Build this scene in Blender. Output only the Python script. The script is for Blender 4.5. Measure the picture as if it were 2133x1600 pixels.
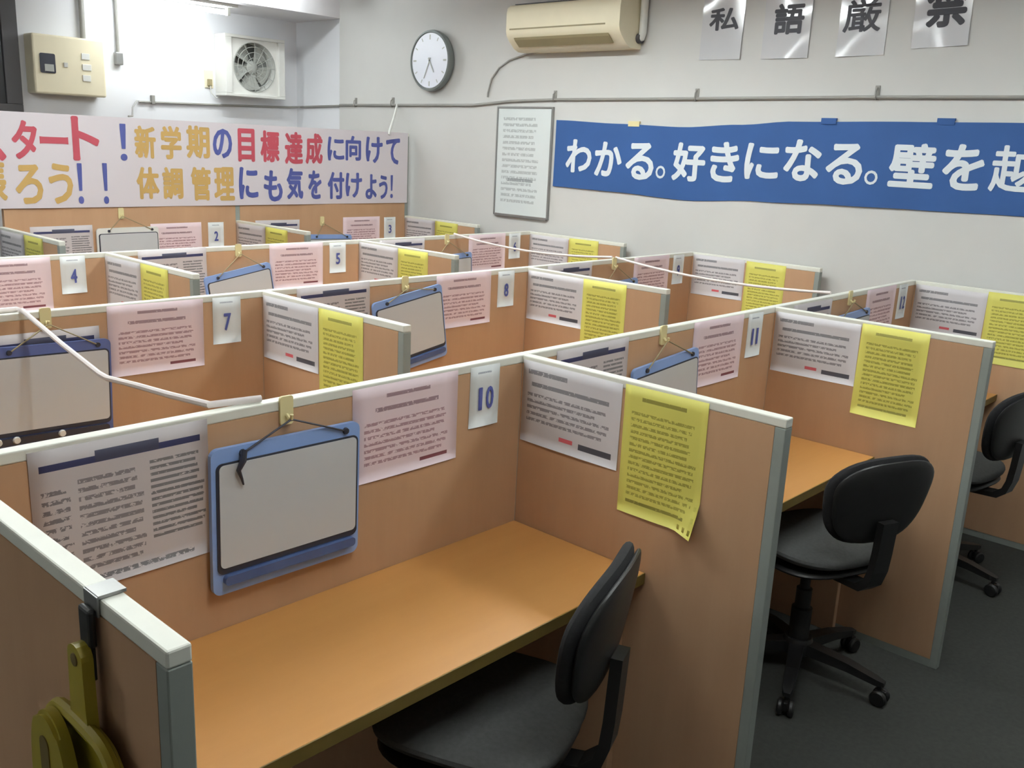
import bpy, bmesh, math, random
from mathutils import Vector, Matrix

for o in list(bpy.data.objects):
    bpy.data.objects.remove(o, do_unlink=True)
SC = bpy.context.scene
COL = SC.collection
PI = math.pi
R = math.radians

# ------------------------------------------------------------------ camera
F_PX = 1954.25
cam_d = bpy.data.cameras.new('camera')
cam_d.sensor_fit = 'HORIZONTAL'
cam_d.sensor_width = 36.0
cam_d.lens = 36.0 * F_PX / 2133.0
cam_d.clip_start = 0.05
cam = bpy.data.objects.new('camera', cam_d)
COL.objects.link(cam)
yaw, pit, rol = 0.7393585, -0.24867, 0.0472843
Fv = Vector((math.cos(pit) * math.cos(yaw), math.cos(pit) * math.sin(yaw), math.sin(pit)))
Rv = Fv.cross(Vector((0, 0, 1))).normalized()
Uv = Rv.cross(Fv)
R2 = Rv * math.cos(rol) + Uv * math.sin(rol)
U2 = Uv * math.cos(rol) - Rv * math.sin(rol)
m = Matrix((R2, U2, -Fv)).transposed().to_4x4()
m.translation = Vector((-1.82699, -1.63398, 1.7044))
cam.matrix_world = m
SC.camera = cam

# ------------------------------------------------------------------ world, exposure
w_ = bpy.data.worlds.new('world')
SC.world = w_
w_.use_nodes = True
w_.node_tree.nodes['Background'].inputs[0].default_value = (0.9, 0.95, 1.0, 1)
w_.node_tree.nodes['Background'].inputs[1].default_value = 0.05
SC.view_settings.view_transform = 'Standard'
SC.view_settings.look = 'None'
SC.view_settings.gamma = 1.0
SC.view_settings.use_curve_mapping = False
SC.view_settings.exposure = 0.0
TUBE = 60.0            # strength of the fluorescent tubes
# x, y, tube length, runs along ('x' or 'y'), ceiling height, tubes, where
LAMPS = [(-0.7, 1.75, 2.5, 'y', 2.8, 2, 'above the booths left of the middle'), (1.25, 1.75, 2.5, 'y', 2.8, 2, 'above the middle booths'),
         (-2.65, 1.75, 1.25, 'y', 2.8, 2, 'added as fill over the floor left of the booths'),  # unseen lamp added to brighten the outer partition and side panels
         (-0.7, -1.1, 1.25, 'y', 2.8, 2, 'over the open floor before booth ten'), (1.25, -1.1, 1.25, 'y', 2.8, 2, 'over the open floor before booth eleven'),
         (1.6, 4.80, 0.8, 'x', 2.59, 1, 'under the low soffit above the cream control box'),
         (1.95, 4.30, 0.9, 'x', 2.8, 1, 'on the ceiling before the soffit by the wall clock')]

# ------------------------------------------------------------------ helpers
def lin(c):
    c = c / 255.0
    return c / 12.92 if c <= 0.04045 else ((c + 0.055) / 1.055) ** 2.4

def rgb(r, g, b):
    return (lin(r), lin(g), lin(b), 1.0)

class NT:
    """small node-tree helper"""
    def __init__(s, name):
        s.mat = bpy.data.materials.new(name)
        s.mat.use_nodes = True
        s.t = s.mat.node_tree
        s.b = s.t.nodes['Principled BSDF']
    def n(s, kind, **kw):
        nd = s.t.nodes.new(kind)
        for k, v in kw.items():
            setattr(nd, k, v)
        return nd
    def put(s, sock, v):
        if isinstance(v, bpy.types.NodeSocket):
            s.t.links.new(v, sock)
        else:
            sock.default_value = v
    def m(s, op, a, b=0.0):
        nd = s.n('ShaderNodeMath', operation=op)
        s.put(nd.inputs[0], a)
        s.put(nd.inputs[1], b)
        return nd.outputs[0]
    def mix(s, fac, a, b):
        nd = s.n('ShaderNodeMix', data_type='RGBA')
        s.put(nd.inputs[0], fac)
        s.put(nd.inputs[6], a)
        s.put(nd.inputs[7], b)
        return nd.outputs[2]
    def noise(s, vec, scale, detail=3.0, rough=0.5):
        nd = s.n('ShaderNodeTexNoise')
        s.put(nd.inputs['Vector'], vec)
        nd.inputs['Scale'].default_value = scale
        nd.inputs['Detail'].default_value = detail
        nd.inputs['Roughness'].default_value = rough
        return nd.outputs[0]
    def coord(s, which='Object', scale=(1, 1, 1)):
        tc = s.n('ShaderNodeTexCoord')
        mp = s.n('ShaderNodeMapping')
        s.t.links.new(tc.outputs[which], mp.inputs[0])
        mp.inputs['Scale'].default_value = scale
        return mp.outputs[0]
    def bump(s, h, strength=0.2, dist=0.002):
        nd = s.n('ShaderNodeBump')
        nd.inputs['Strength'].default_value = strength
        nd.inputs['Distance'].default_value = dist
        s.put(nd.inputs['Height'], h)
        s.t.links.new(nd.outputs[0], s.b.inputs['Normal'])

def mat(name, c, rough=0.6, var=0.06, scale=25.0, metal=0.0, bump=0.0, spec=0.5):
    t = NT(name)
    col = rgb(*c)
    v = t.coord('Object')
    nz = t.noise(v, scale, 4.0)
    dark = tuple(x * (1 - 2 * var) for x in col[:3]) + (1,)
    light = tuple(min(1, x * (1 + 2 * var)) for x in col[:3]) + (1,)
    t.put(t.b.inputs['Base Color'], t.mix(nz, dark, light))
    t.b.inputs['Roughness'].default_value = rough
    t.b.inputs['Metallic'].default_value = metal
    t.b.inputs['Specular IOR Level'].default_value = spec
    if bump:
        t.bump(t.noise(v, scale * 6, 2.0), bump)
    return t.mat

def wood(name, c1, c2, stretch, rough, spec=0.4):
    t = NT(name)
    v = t.coord('Object', stretch)
    a = t.noise(v, 3.0, 6.0, 0.6)
    b = t.noise(v, 14.0, 4.0, 0.7)
    f = t.m('ADD', t.m('MULTIPLY', a, 0.7), t.m('MULTIPLY', b, 0.3))
    f = t.m('MULTIPLY', t.m('SUBTRACT', f, 0.3), 2.4)
    t.put(t.b.inputs['Base Color'], t.mix(f, rgb(*c1), rgb(*c2)))
    t.b.inputs['Roughness'].default_value = rough
    t.b.inputs['Specular IOR Level'].default_value = spec
    t.bump(b, 0.05, 0.001)
    return t.mat

def printed(name, base, blocks=(), rects=(), rough=0.55):
    """paper with flat print: text-like blocks (u0,u1,v0,v1,lines,colour,density) and solid bars"""
    t = NT(name)
    tc = t.n('ShaderNodeTexCoord')
    sp = t.n('ShaderNodeSeparateXYZ')
    t.t.links.new(tc.outputs['UV'], sp.inputs[0])
    u, v = sp.outputs[0], sp.outputs[1]
    def box(u0, u1, v0, v1):
        a = t.m('MULTIPLY', t.m('GREATER_THAN', u, u0), t.m('LESS_THAN', u, u1))
        b = t.m('MULTIPLY', t.m('GREATER_THAN', v, v0), t.m('LESS_THAN', v, v1))
        return t.m('MULTIPLY', a, b)
    nz = t.noise(t.coord('UV'), 4.0, 2.0)
    c = rgb(*base)
    col = t.mix(nz, tuple(x * 0.95 for x in c[:3]) + (1,), c)
    for (u0, u1, v0, v1, n, ink, dens) in blocks:
        lv = t.m('MULTIPLY', t.m('SUBTRACT', v, v0), n / (v1 - v0))
        fr = t.m('FRACT', lv)
        row = t.m('FLOOR', lv)
        band = t.m('MULTIPLY', t.m('GREATER_THAN', fr, 0.25), t.m('LESS_THAN', fr, 0.75))
        cb = t.n('ShaderNodeCombineXYZ')
        t.put(cb.inputs[0], t.m('MULTIPLY', u, 22.0))
        t.put(cb.inputs[1], t.m('MULTIPLY', row, 7.31))
        t.put(cb.inputs[2], t.m('MULTIPLY', fr, 1.2))
        word = t.m('GREATER_THAN', t.noise(cb.outputs[0], 1.6, 3.0, 0.7), 1.0 - dens)
        # ragged right ends: each line stops at its own place
        cb2 = t.n('ShaderNodeCombineXYZ')
        t.put(cb2.inputs[1], t.m('MULTIPLY', row, 3.77))
        end = t.m('ADD', u0 + (u1 - u0) * 0.55, t.m('MULTIPLY', t.noise(cb2.outputs[0], 1.0, 0.0), (u1 - u0) * 0.75))
        k = t.m('MULTIPLY', t.m('MULTIPLY', band, word), box(u0, u1, v0, v1))
        k = t.m('MULTIPLY', k, t.m('LESS_THAN', u, end))
        col = t.mix(t.m('MULTIPLY', k, 0.75), col, rgb(*ink))
    for (u0, u1, v0, v1, ink) in rects:
        col = t.mix(box(u0, u1, v0, v1), col, rgb(*ink))
    t.put(t.b.inputs['Base Color'], col)
    t.b.inputs['Roughness'].default_value = rough
    return t.mat

def emit(name, c, s):
    t = NT(name)
    t.b.inputs['Base Color'].default_value = rgb(*c)
    t.b.inputs['Emission Color'].default_value = rgb(*c)
    t.b.inputs['Emission Strength'].default_value = s
    return t.mat

def box(bm, x0, x1, y0, y1, z0, z1, bev=0.0):
    r = bmesh.ops.create_cube(bm, size=1.0)
    vs = r['verts']
    for v in vs:
        v.co = Vector(((x0 + x1) / 2 + v.co.x * (x1 - x0), (y0 + y1) / 2 + v.co.y * (y1 - y0), (z0 + z1) / 2 + v.co.z * (z1 - z0)))
    if bev > 0:
        es = list({e for v in vs for e in v.link_edges})
        bmesh.ops.bevel(bm, geom=es, offset=bev, segments=2, affect='EDGES', profile=0.5)

def tube(bm, pts, r, seg=8, caps=True):
    pts = [Vector(p) for p in pts]
    rings = []
    rr = r if isinstance(r, (list, tuple)) else [r] * len(pts)
    prev = None
    for i, p in enumerate(pts):
        d = (pts[min(i + 1, len(pts) - 1)] - pts[max(i - 1, 0)]).normalized()
        if prev is None:
            a = d.cross(Vector((0, 0, 1)))
            if a.length < 1e-3:
                a = d.cross(Vector((1, 0, 0)))
        else:
            a = prev - d * prev.dot(d)
        a.normalize()
        prev = a
        b = d.cross(a)
        rings.append([bm.verts.new(p + (a * math.cos(2 * PI * k / seg) + b * math.sin(2 * PI * k / seg)) * rr[i]) for k in range(seg)])
    for i in range(len(rings) - 1):
        for k in range(seg):
            bm.faces.new((rings[i][k], rings[i][(k + 1) % seg], rings[i + 1][(k + 1) % seg], rings[i + 1][k]))
    if caps:
        bm.faces.new(rings[0][::-1])
        bm.faces.new(rings[-1])

def lathe(bm, prof, seg=32, axis='z', c=(0, 0, 0)):
    """prof: list of (radius, height)"""
    def P(r, h, a):
        x, y = r * math.cos(a), r * math.sin(a)
        if axis == 'z':
            q = (x, y, h)
        elif axis == 'y':
            q = (x, h, y)
        else:
            q = (h, x, y)
        return Vector(q) + Vector(c)
    rings = []
    for r, h in prof:
        if r < 1e-6:
            rings.append([bm.verts.new(P(0, h, 0))])
        else:
            rings.append([bm.verts.new(P(r, h, 2 * PI * k / seg)) for k in range(seg)])
    for i in range(len(rings) - 1):
        A, B = rings[i], rings[i + 1]
        for k in range(seg):
            k2 = (k + 1) % seg
            if len(A) == 1 and len(B) == 1:
                continue
            if len(A) == 1:
                bm.faces.new((A[0], B[k], B[k2]))
            elif len(B) == 1:
                bm.faces.new((A[k], A[k2], B[0]))
            else:
                bm.faces.new((A[k], A[k2], B[k2], B[k]))

def prism(bm, pts2, place, d0, d1):
    """polygon pts2 (a,b) extruded from depth d0 to d1; place(a,b,d)->xyz"""
    A = [bm.verts.new(place(a, b, d0)) for a, b in pts2]
    B = [bm.verts.new(place(a, b, d1)) for a, b in pts2]
    n = len(A)
    bm.faces.new(A[::-1])
    bm.faces.new(B)
    for i in range(n):
        bm.faces.new((A[i], A[(i + 1) % n], B[(i + 1) % n], B[i]))

def rrect(x0, x1, z0, z1, r, seg=5):
    out = []
    for cx, cz, a0 in ((x1 - r, z1 - r, 0), (x0 + r, z1 - r, 90), (x0 + r, z0 + r, 180), (x1 - r, z0 + r, 270)):
        for k in range(seg + 1):
            a = R(a0 + 90.0 * k / seg)
            out.append((cx + r * math.cos(a), cz + r * math.sin(a)))
    return out

def curve_poly(pts, n=4, closed=False):
    """Catmull-Rom points through pts"""
    out = []
    N = len(pts)
    for i in range(N if closed else N - 1):
        P_ = [Vector(pts[(i + d) % N] if closed else pts[min(max(i + d, 0), N - 1)]) for d in (-1, 0, 1, 2)]
        for k in range(n):
            u = k / n
            q = 0.5 * (2 * P_[1] + (P_[2] - P_[0]) * u + (2 * P_[0] - 5 * P_[1] + 4 * P_[2] - P_[3]) * u * u + (3 * P_[1] - P_[0] - 3 * P_[2] + P_[3]) * u ** 3)
            out.append(tuple(q))
    if not closed:
        out.append(tuple(pts[-1]))
    return out

def mesh(name, bm, m, smooth=False):
    bmesh.ops.recalc_face_normals(bm, faces=bm.faces[:])
    me = bpy.data.meshes.new(name)
    bm.to_mesh(me)
    bm.free()
    if smooth:
        for p in me.polygons:
            p.use_smooth = True
        try:
            me.set_sharp_from_angle(angle=R(40))
        except Exception:
            pass
    me.materials.append(m)
    return me

def obj(name, me, parent=None, loc=(0, 0, 0), rot=(0, 0, 0)):
    o = bpy.data.objects.new(name, me)
    COL.objects.link(o)
    o.location = loc
    o.rotation_euler = rot
    if parent is not None:
        o.parent = parent
    return o

def tag(o, label, cat, group=None):
    o['label'] = label
    o['category'] = cat
    if group:
        o['group'] = group
    return o

def thing(name, label, cat, loc=(0, 0, 0), rot=(0, 0, 0), group=None):
    return tag(obj(name, None, None, loc, rot), label, cat, group)

def struct(name, me, loc=(0, 0, 0)):
    o = obj(name, me, None, loc)
    o['kind'] = 'structure'
    return o

def copy_tree(o, parent=None):
    c = o.copy()
    COL.objects.link(c)
    c.parent = parent
    for ch in list(o.children):
        copy_tree(ch, c)
    return c

_gl = {}
def glyph(ch):
    """outline of one character as (verts in 0..1 box, faces)"""
    key = ch
    if key in _gl:
        return _gl[key]
    cu = bpy.data.curves.new('glyph', 'FONT')
    cu.body = ch
    cu.resolution_u = 3
    t = bpy.data.objects.new('glyph', cu)
    COL.objects.link(t)
    bpy.context.view_layer.update()
    dg = bpy.context.evaluated_depsgraph_get()
    me = bpy.data.meshes.new_from_object(t.evaluated_get(dg))
    vs = [(v.co.x, v.co.y) for v in me.vertices]
    fs = [tuple(p.vertices) for p in me.polygons]
    bpy.data.objects.remove(t)
    bpy.data.meshes.remove(me)
    x0, x1 = min(v[0] for v in vs), max(v[0] for v in vs)
    y0, y1 = min(v[1] for v in vs), max(v[1] for v in vs)
    vs = [((x - x0) / (x1 - x0), (y - y0) / (y1 - y0)) for x, y in vs]
    _gl[key] = (vs, fs)
    return vs, fs

def letters(bm, items, place, bold=0.02, out=(0, -1, 0)):
    """items: (char, a0, a1, z0, z1); place(a,z)->xyz; thick strokes by overprinting shifted copies"""
    for ch, a0, a1, z0, z1 in items:
        vs, fs = glyph(ch)
        hgt = abs(z1 - z0)
        if ch in 'ー！。':
            hgt *= 0.3
        t = bold * hgt * (0.6 if len(fs) > 110 else 1.0)
        sa = 1 if a1 > a0 else -1
        A0, A1, Z0, Z1 = a0 + sa * t, a1 - sa * t, z0 + t, z1 - t
        for k in range(9):
            da = t * math.cos(2 * PI * k / 8) if k < 8 else 0
            dz = t * math.sin(2 * PI * k / 8) if k < 8 else 0
            lift = Vector(out) * (k * 6e-5)
            V = [bm.verts.new(Vector(place(A0 + (A1 - A0) * x + da, Z0 + (Z1 - Z0) * y + dz)) + lift) for x, y in vs]
            for f in fs:
                try:
                    bm.faces.new([V[i] for i in f])
                except ValueError:
                    pass

def raw_mesh(name, bm, m):
    me = bpy.data.meshes.new(name)
    bm.to_mesh(me)
    bm.free()
    me.materials.append(m)
    return me

# ------------------------------------------------------------------ materials
M = {
    'wall_white': mat('white_wall', (236, 237, 240), 0.8, 0.015, 4),
    'wall_grey': mat('pale_grey_wall', (206, 205, 201), 0.85, 0.02, 4, bump=0.05),
    'ceiling': mat('ceiling_board', (232, 230, 232), 0.9, 0.02, 6),
    'carpet': mat('dark_grey_carpet', (60, 61, 58), 0.95, 0.12, 60, bump=0.4, spec=0.2),
    'panel': wood('tan_panel_laminate', (177, 139, 106), (194, 156, 122), (1.0, 1.0, 0.12), 0.6, 0.35),
    'cap': mat('ivory_cap', (232, 232, 220), 0.45, 0.03, 20),
    'strip': mat('grey_edge_strip', (140, 146, 140), 0.5, 0.04, 20),
    'desk': wood('orange_desk_laminate', (176, 124, 66), (192, 139, 80), (0.12, 1.0, 1.0), 0.42, 0.4),
    'deskedge': mat('olive_edge_band', (106, 88, 38), 0.5, 0.06, 20),
    'white_plastic': mat('white_plastic', (232, 232, 226), 0.45, 0.02, 20),
    'cream': mat('cream_plastic', (240, 230, 200), 0.45, 0.02, 10),
    'hookcream': mat('cream_hook', (226, 214, 162), 0.4, 0.03, 20),
    'blue': mat('blue_frame', (142, 172, 226), 0.35, 0.05, 15),
    'navy': mat('navy_frame', (92, 106, 160), 0.35, 0.05, 15),
    'tray': mat('slate_tray', (74, 92, 136), 0.4, 0.08, 15),
    'rim': mat('dark_rim', (48, 50, 62), 0.4, 0.04, 15),
    'wbsurf': mat('whiteboard_face', (206, 208, 210), 0.25, 0.015, 5),
    'black': mat('black_plastic', (26, 26, 26), 0.45, 0.08, 20),
    'fabric': mat('charcoal_fabric', (40, 40, 41), 0.95, 0.12, 90, bump=0.35, spec=0.2),
    'fabric_seat': mat('grey_seat_fabric', (76, 77, 76), 0.95, 0.12, 90, bump=0.35, spec=0.2),
    'steel': mat('grey_metal', (150, 150, 148), 0.35, 0.04, 20, metal=0.6),
    'cord': mat('white_cord', (236, 226, 222), 0.5, 0.02, 20),
    'greycord': mat('grey_cord', (150, 148, 142), 0.5, 0.03, 20),
    'railgrey': mat('grey_rail', (146, 144, 138), 0.5, 0.04, 20),
    'yellow': mat('yellow_plastic', (164, 148, 40), 0.4, 0.05, 12),
    'bristle': mat('grey_bristles', (150, 138, 120), 0.9, 0.2, 120),
    'dark': mat('dark_glass', (58, 58, 60), 0.25, 0.1, 6),
    'darkframe': mat('dark_frame', (78, 76, 78), 0.5, 0.06, 10),
    'fangrey': mat('fan_grey', (176, 178, 172), 0.5, 0.05, 15),
    'fandark': mat('fan_dark_grey', (132, 134, 131), 0.6, 0.05, 15),  # darker grey for the shutter behind the blades
    'bannerwhite': mat('white_banner_paper', (222, 214, 218), 0.6, 0.02, 3),
    'bannerblue': mat('blue_banner_cloth', (40, 80, 138), 0.75, 0.06, 5),
    'red': mat('red_lettering', (180, 72, 86), 0.6, 0.03, 10),
    'amber': mat('amber_lettering', (196, 160, 94), 0.6, 0.03, 10),
    'ink': mat('blue_lettering', (76, 84, 150), 0.6, 0.04, 10),
    'numink': mat('number_ink', (82, 90, 156), 0.6, 0.04, 10),
    'letterwhite': mat('white_lettering', (222, 228, 232), 0.6, 0.03, 10),
    'brush_ink': mat('black_ink', (44, 42, 50), 0.5, 0.06, 20),
    'laminate': mat('laminated_paper', (206, 206, 208), 0.08, 0.01, 5, spec=0.8),
    'clockface': mat('clock_face', (226, 229, 238), 0.3, 0.01, 10),
    'clockrim': mat('clock_rim', (122, 128, 126), 0.35, 0.04, 10, metal=0.3),
    'groove': mat('groove_brown', (150, 138, 104), 0.6, 0.04, 10),
    'tube': emit('fluorescent_tube', (241, 248, 250), TUBE),
    'pink': printed('pink_notice', (238, 215, 219),
                    [(0.3, 0.75, 0.84, 0.92, 1, (120, 80, 92), 0.62), (0.2, 0.85, 0.70, 0.79, 1, (120, 80, 92), 0.6),
                     (0.1, 0.9, 0.16, 0.64, 7, (148, 98, 108), 0.55)],
                    [(0.62, 0.9, 0.085, 0.125, (118, 62, 70))]),
    'notice': printed('white_notice', (206, 198, 198),
                      [(0.05, 0.2, 0.18, 0.74, 9, (78, 74, 80), 0.52), (0.24, 0.6, 0.12, 0.78, 11, (92, 86, 90), 0.56),
                       (0.64, 0.97, 0.22, 0.8, 13, (66, 68, 72), 0.6), (0.1, 0.95, 0.03, 0.1, 1, (50, 50, 56), 0.55)],
                      [(0.05, 0.95, 0.855, 0.9, (52, 54, 92)), (0.34, 0.7, 0.86, 0.935, (64, 64, 84))]),
    'sidewhite': printed('white_side_notice', (208, 204, 206),
                         [(0.06, 0.5, 0.82, 0.93, 1, (86, 86, 92), 0.6), (0.1, 0.95, 0.68, 0.78, 1, (80, 80, 86), 0.62),
                          (0.06, 0.9, 0.26, 0.64, 5, (96, 90, 96), 0.56)],
                         [(0.42, 0.56, 0.13, 0.18, (196, 88, 96)), (0.62, 0.94, 0.10, 0.17, (70, 70, 78))]),
    'yellowp': printed('yellow_notice', (216, 210, 104),
                       [(0.22, 0.8, 0.88, 0.94, 1, (104, 98, 30), 0.64), (0.1, 0.92, 0.14, 0.82, 14, (132, 124, 40), 0.55),
                        (0.1, 0.9, 0.08, 0.13, 1, (100, 94, 30), 0.62)]),
    'card': printed('white_number_card', (226, 228, 226), [(0.25, 0.75, 0.86, 0.92, 1, (120, 120, 130), 0.6)]),
    'poster': printed('white_wall_sheet', (222, 228, 226),
                      [(0.1, 0.8, 0.1, 0.93, 15, (166, 170, 170), 0.56), (0.2, 0.75, 0.3, 0.36, 1, (120, 124, 124), 0.6)], rough=0.18),
}

# ------------------------------------------------------------------ room shell
W, S, P, H, DD = 1.3932, 1.2418, 0.7758, 1.1683, 0.4554
XR, YL, YS, ZC = 2.85, 5.22, 4.6, 2.8
X0, Y0 = -4.2, -3.8

def slab(name, m, *a):
    bm = bmesh.new()
    box(bm, *a)
    return struct(name, mesh(name, bm, m))

slab('floor', M['carpet'], X0, XR + 0.15, Y0, YL + 0.1, -0.05, 0)
slab('wall_right', M['wall_grey'], XR, XR + 0.15, Y0, YS, 0, ZC)
slab('wall_corner', M['wall_white'], XR + 0.03, XR + 0.15, YS, YL, 0, ZC)  # corner strip drawn whiter than the right wall
slab('wall_left', M['wall_white'], X0, XR + 0.15, YL, YL + 0.1, 0, ZC)
slab('wall_rear', M['wall_grey'], X0 - 0.1, X0, Y0, YL + 0.1, 0, ZC)
slab('wall_front', M['wall_grey'], X0, XR + 0.15, Y0 - 0.1, Y0, 0, ZC)
slab('ceiling', M['ceiling'], X0, XR + 0.15, Y0, YL + 0.1, ZC, ZC + 0.1)
slab('trim_1', M['ceiling'], X0, XR + 0.03, YS, YL, 2.59, ZC)

# dark window at the far end of the left wall
bm = bmesh.new()
fx0, fx1, fz0, fz1 = -0.6, 0.70, 1.76, 2.55
for a in ((fx0, fx1, fz0, fz0 + 0.06), (fx0, fx1, fz1 - 0.05, fz1), (fx0, fx0 + 0.06, fz0 + 0.06, fz1 - 0.05), (fx1 - 0.1, fx1, fz0 + 0.06, fz1 - 0.05), (0.0, 0.06, fz0 + 0.06, fz1 - 0.05)):
    box(bm, a[0], a[1], YL - 0.05, YL, a[2], a[3], 0.004)
wf = struct('window_1', mesh('window_frame', bm, M['darkframe']))
for a, b in ((fx0 + 0.06, 0.0), (0.06, fx1 - 0.1)):
    bm = bmesh.new()
    box(bm, a, b, YL - 0.03, YL - 0.015, fz0 + 0.06, fz1 - 0.05)
    obj('pane', mesh('pane', bm, M['dark']), wf)

# ------------------------------------------------------------------ ceiling lamps (the light of the room)
for lx, ly, L, ax, zc, nt, where in LAMPS:
    t = thing('fluorescent_light', 'white fluorescent ceiling light ' + where, 'light', (lx, ly, zc), (0, 0, 0 if ax == 'y' else PI / 2), 'fluorescent ceiling lights')
    hw_ = 0.17 if nt == 2 else 0.06
    hd_ = 0.092 if nt == 2 else 0.03
    bm = bmesh.new()
    box(bm, -hw_, hw_, -L / 2 - 0.06, L / 2 + 0.06, -0.02, 0)
    if nt == 2:                       # trough sides added unseen to hold tube light off the upper walls
        for sx in (-1, 1):
            prism(bm, [(sx * (hw_ - 0.02), -0.02), (sx * hw_, -0.02), (sx * hw_, -hd_), (sx * (hw_ - 0.006), -hd_)], lambda a, b, d: Vector((a, d, b)), -L / 2 - 0.06, L / 2 + 0.06)
            box(bm, -hw_, hw_, sx * (L / 2 + 0.055) - 0.005, sx * (L / 2 + 0.055) + 0.005, -hd_, -0.02)
    obj('lamp_housing', mesh('lamp_housing', bm, M['white_plastic']), t)
    for sx in ((-0.07, 0.07) if nt == 2 else (0,)):
        bm = bmesh.new()
        tube(bm, [(sx, -L / 2, -0.055), (sx, L / 2, -0.055)], 0.016, 10)
        tb = obj('tube', mesh('tube', bm, M['tube']), t)
        for e in (-1, 1):
            bm = bmesh.new()
            y = e * (L / 2 + 0.012)
            box(bm, sx - 0.018, sx + 0.018, y - 0.012, y + 0.012, -0.075, -0.02, 0.003)
            obj('lamp_holder', mesh('lamp_holder', bm, M['white_plastic']), t)

# ------------------------------------------------------------------ partitions
T = 0.015
def back_panel(num, k, row, top=H, tall=False):
    x1, x0, y = k * W, (k - 1) * W, row * S
    lab = 'tan back partition panel of booth %s with pale top cap' % NAME[num]
    if tall:
        lab = 'tall tan back partition of booth %s behind the white lettered banner' % NAME[num]
    t = thing('booth_back_screen', lab, 'partition', (x0, y, 0), (0, 0, 0), 'back partition panels')
    bm = bmesh.new()
    box(bm, 0.016, W - 0.016, -T, T, 0.03, top - 0.022)
    obj('board', mesh('board', bm, M['panel']), t)
    bm = bmesh.new()
    box(bm, 0.0165, W + 0.0155, -T, T, top - 0.022, top, 0.003)
    obj('top_cap', mesh('top_cap', bm, M['cap']), t)
    bm = bmesh.new()
    box(bm, W - 0.016, W + 0.0155, -T, T, 0, top - 0.022, 0.002)
    obj('corner_post', mesh('corner_post', bm, M['strip']), t)
    bm = bmesh.new()
    box(bm, 0.0165, W - 0.016, -T + 0.002, T - 0.002, 0, 0.03)
    obj('base_strip', mesh('base_strip', bm, M['strip']), t)

def side_panel(label, k, row):
    x, y = k * W, row * S
    t = thing('booth_side_screen', label, 'partition', (x, y, 0), (0, 0, 0), 'side partition panels')
    bm = bmesh.new()
    box(bm, -T, T, -P + 0.026, -T - 0.0006, 0.03, H - 0.022)
    obj('board', mesh('board', bm, M['panel']), t)
    bm = bmesh.new()
    box(bm, -T, T, -P, -T - 0.0006, H - 0.022, H, 0.003)
    obj('top_cap', mesh('top_cap', bm, M['cap']), t)
    bm = bmesh.new()
    box(bm, -T, T, -P, -P + 0.026, 0, H - 0.022, 0.002)
    obj('end_post', mesh('end_post', bm, M['strip']), t)
    bm = bmesh.new()
    box(bm, -T + 0.002, T - 0.002, -P + 0.026, -T - 0.0006, 0, 0.03)
    obj('base_strip', mesh('base_strip', bm, M['strip']), t)

# booth number -> (column, row); column k ends at the junction x = k * W, row r stands at y = r * S
BOOTH = {10: (0, 0), 11: (1, 0), 12: (2, 0), 7: (0, 1), 8: (1, 1), 9: (2, 1), 4: (0, 2), 5: (1, 2), 6: (2, 2), 2: (1, 3), 3: (2, 3)}
NAME = {2: 'two', 3: 'three', 4: 'four', 5: 'five', 6: 'six', 7: 'seven', 8: 'eight', 9: 'nine', 10: 'ten', 11: 'eleven', 12: 'twelve'}
for num, (k, row) in BOOTH.items():
    if row == 3:
        back_panel(num, k, row, 1.755, True)
    else:
        back_panel(num, k, row)
    side_panel('tan side partition with grey end post, beside number card %s' % NAME[num], k, row)
side_panel('tan side partition at the open left end of booth two', 0, 3)
side_panel('tan side partition with the yellow dustpan hanging on its outer face', -1, 0)

# ------------------------------------------------------------------ desks
bm = bmesh.new()
box(bm, -W + 0.018, -0.018, -DD, -T - 0.001, 0.672, 0.7, 0.002)
desk_top = mesh('desk_top', bm, M['desk'])
bm = bmesh.new()
box(bm, -W + 0.018, -0.018, -DD - 0.003, -DD, 0.671, 0.7, 0.001)
desk_band = mesh('edge_band', bm, M['deskedge'])
bm = bmesh.new()
box(bm, -0.04, -0.0155, -DD + 0.05, -0.03, 0.0, 0.672, 0.002)
desk_sup = mesh('side_support', bm, M['panel'])
for num, (k, row) in BOOTH.items():
    t = thing('desk', 'orange-brown laminate desk in booth %s' % NAME[num], 'desk', (k * W, row * S, 0), (0, 0, 0), 'booth desks')
    obj('desk_top', desk_top, t)
    obj('edge_band', desk_band, t)
    obj('side_support', desk_sup, t)
    obj('side_support', desk_sup, t, (-W + 0.0555, 0, 0))

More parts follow.
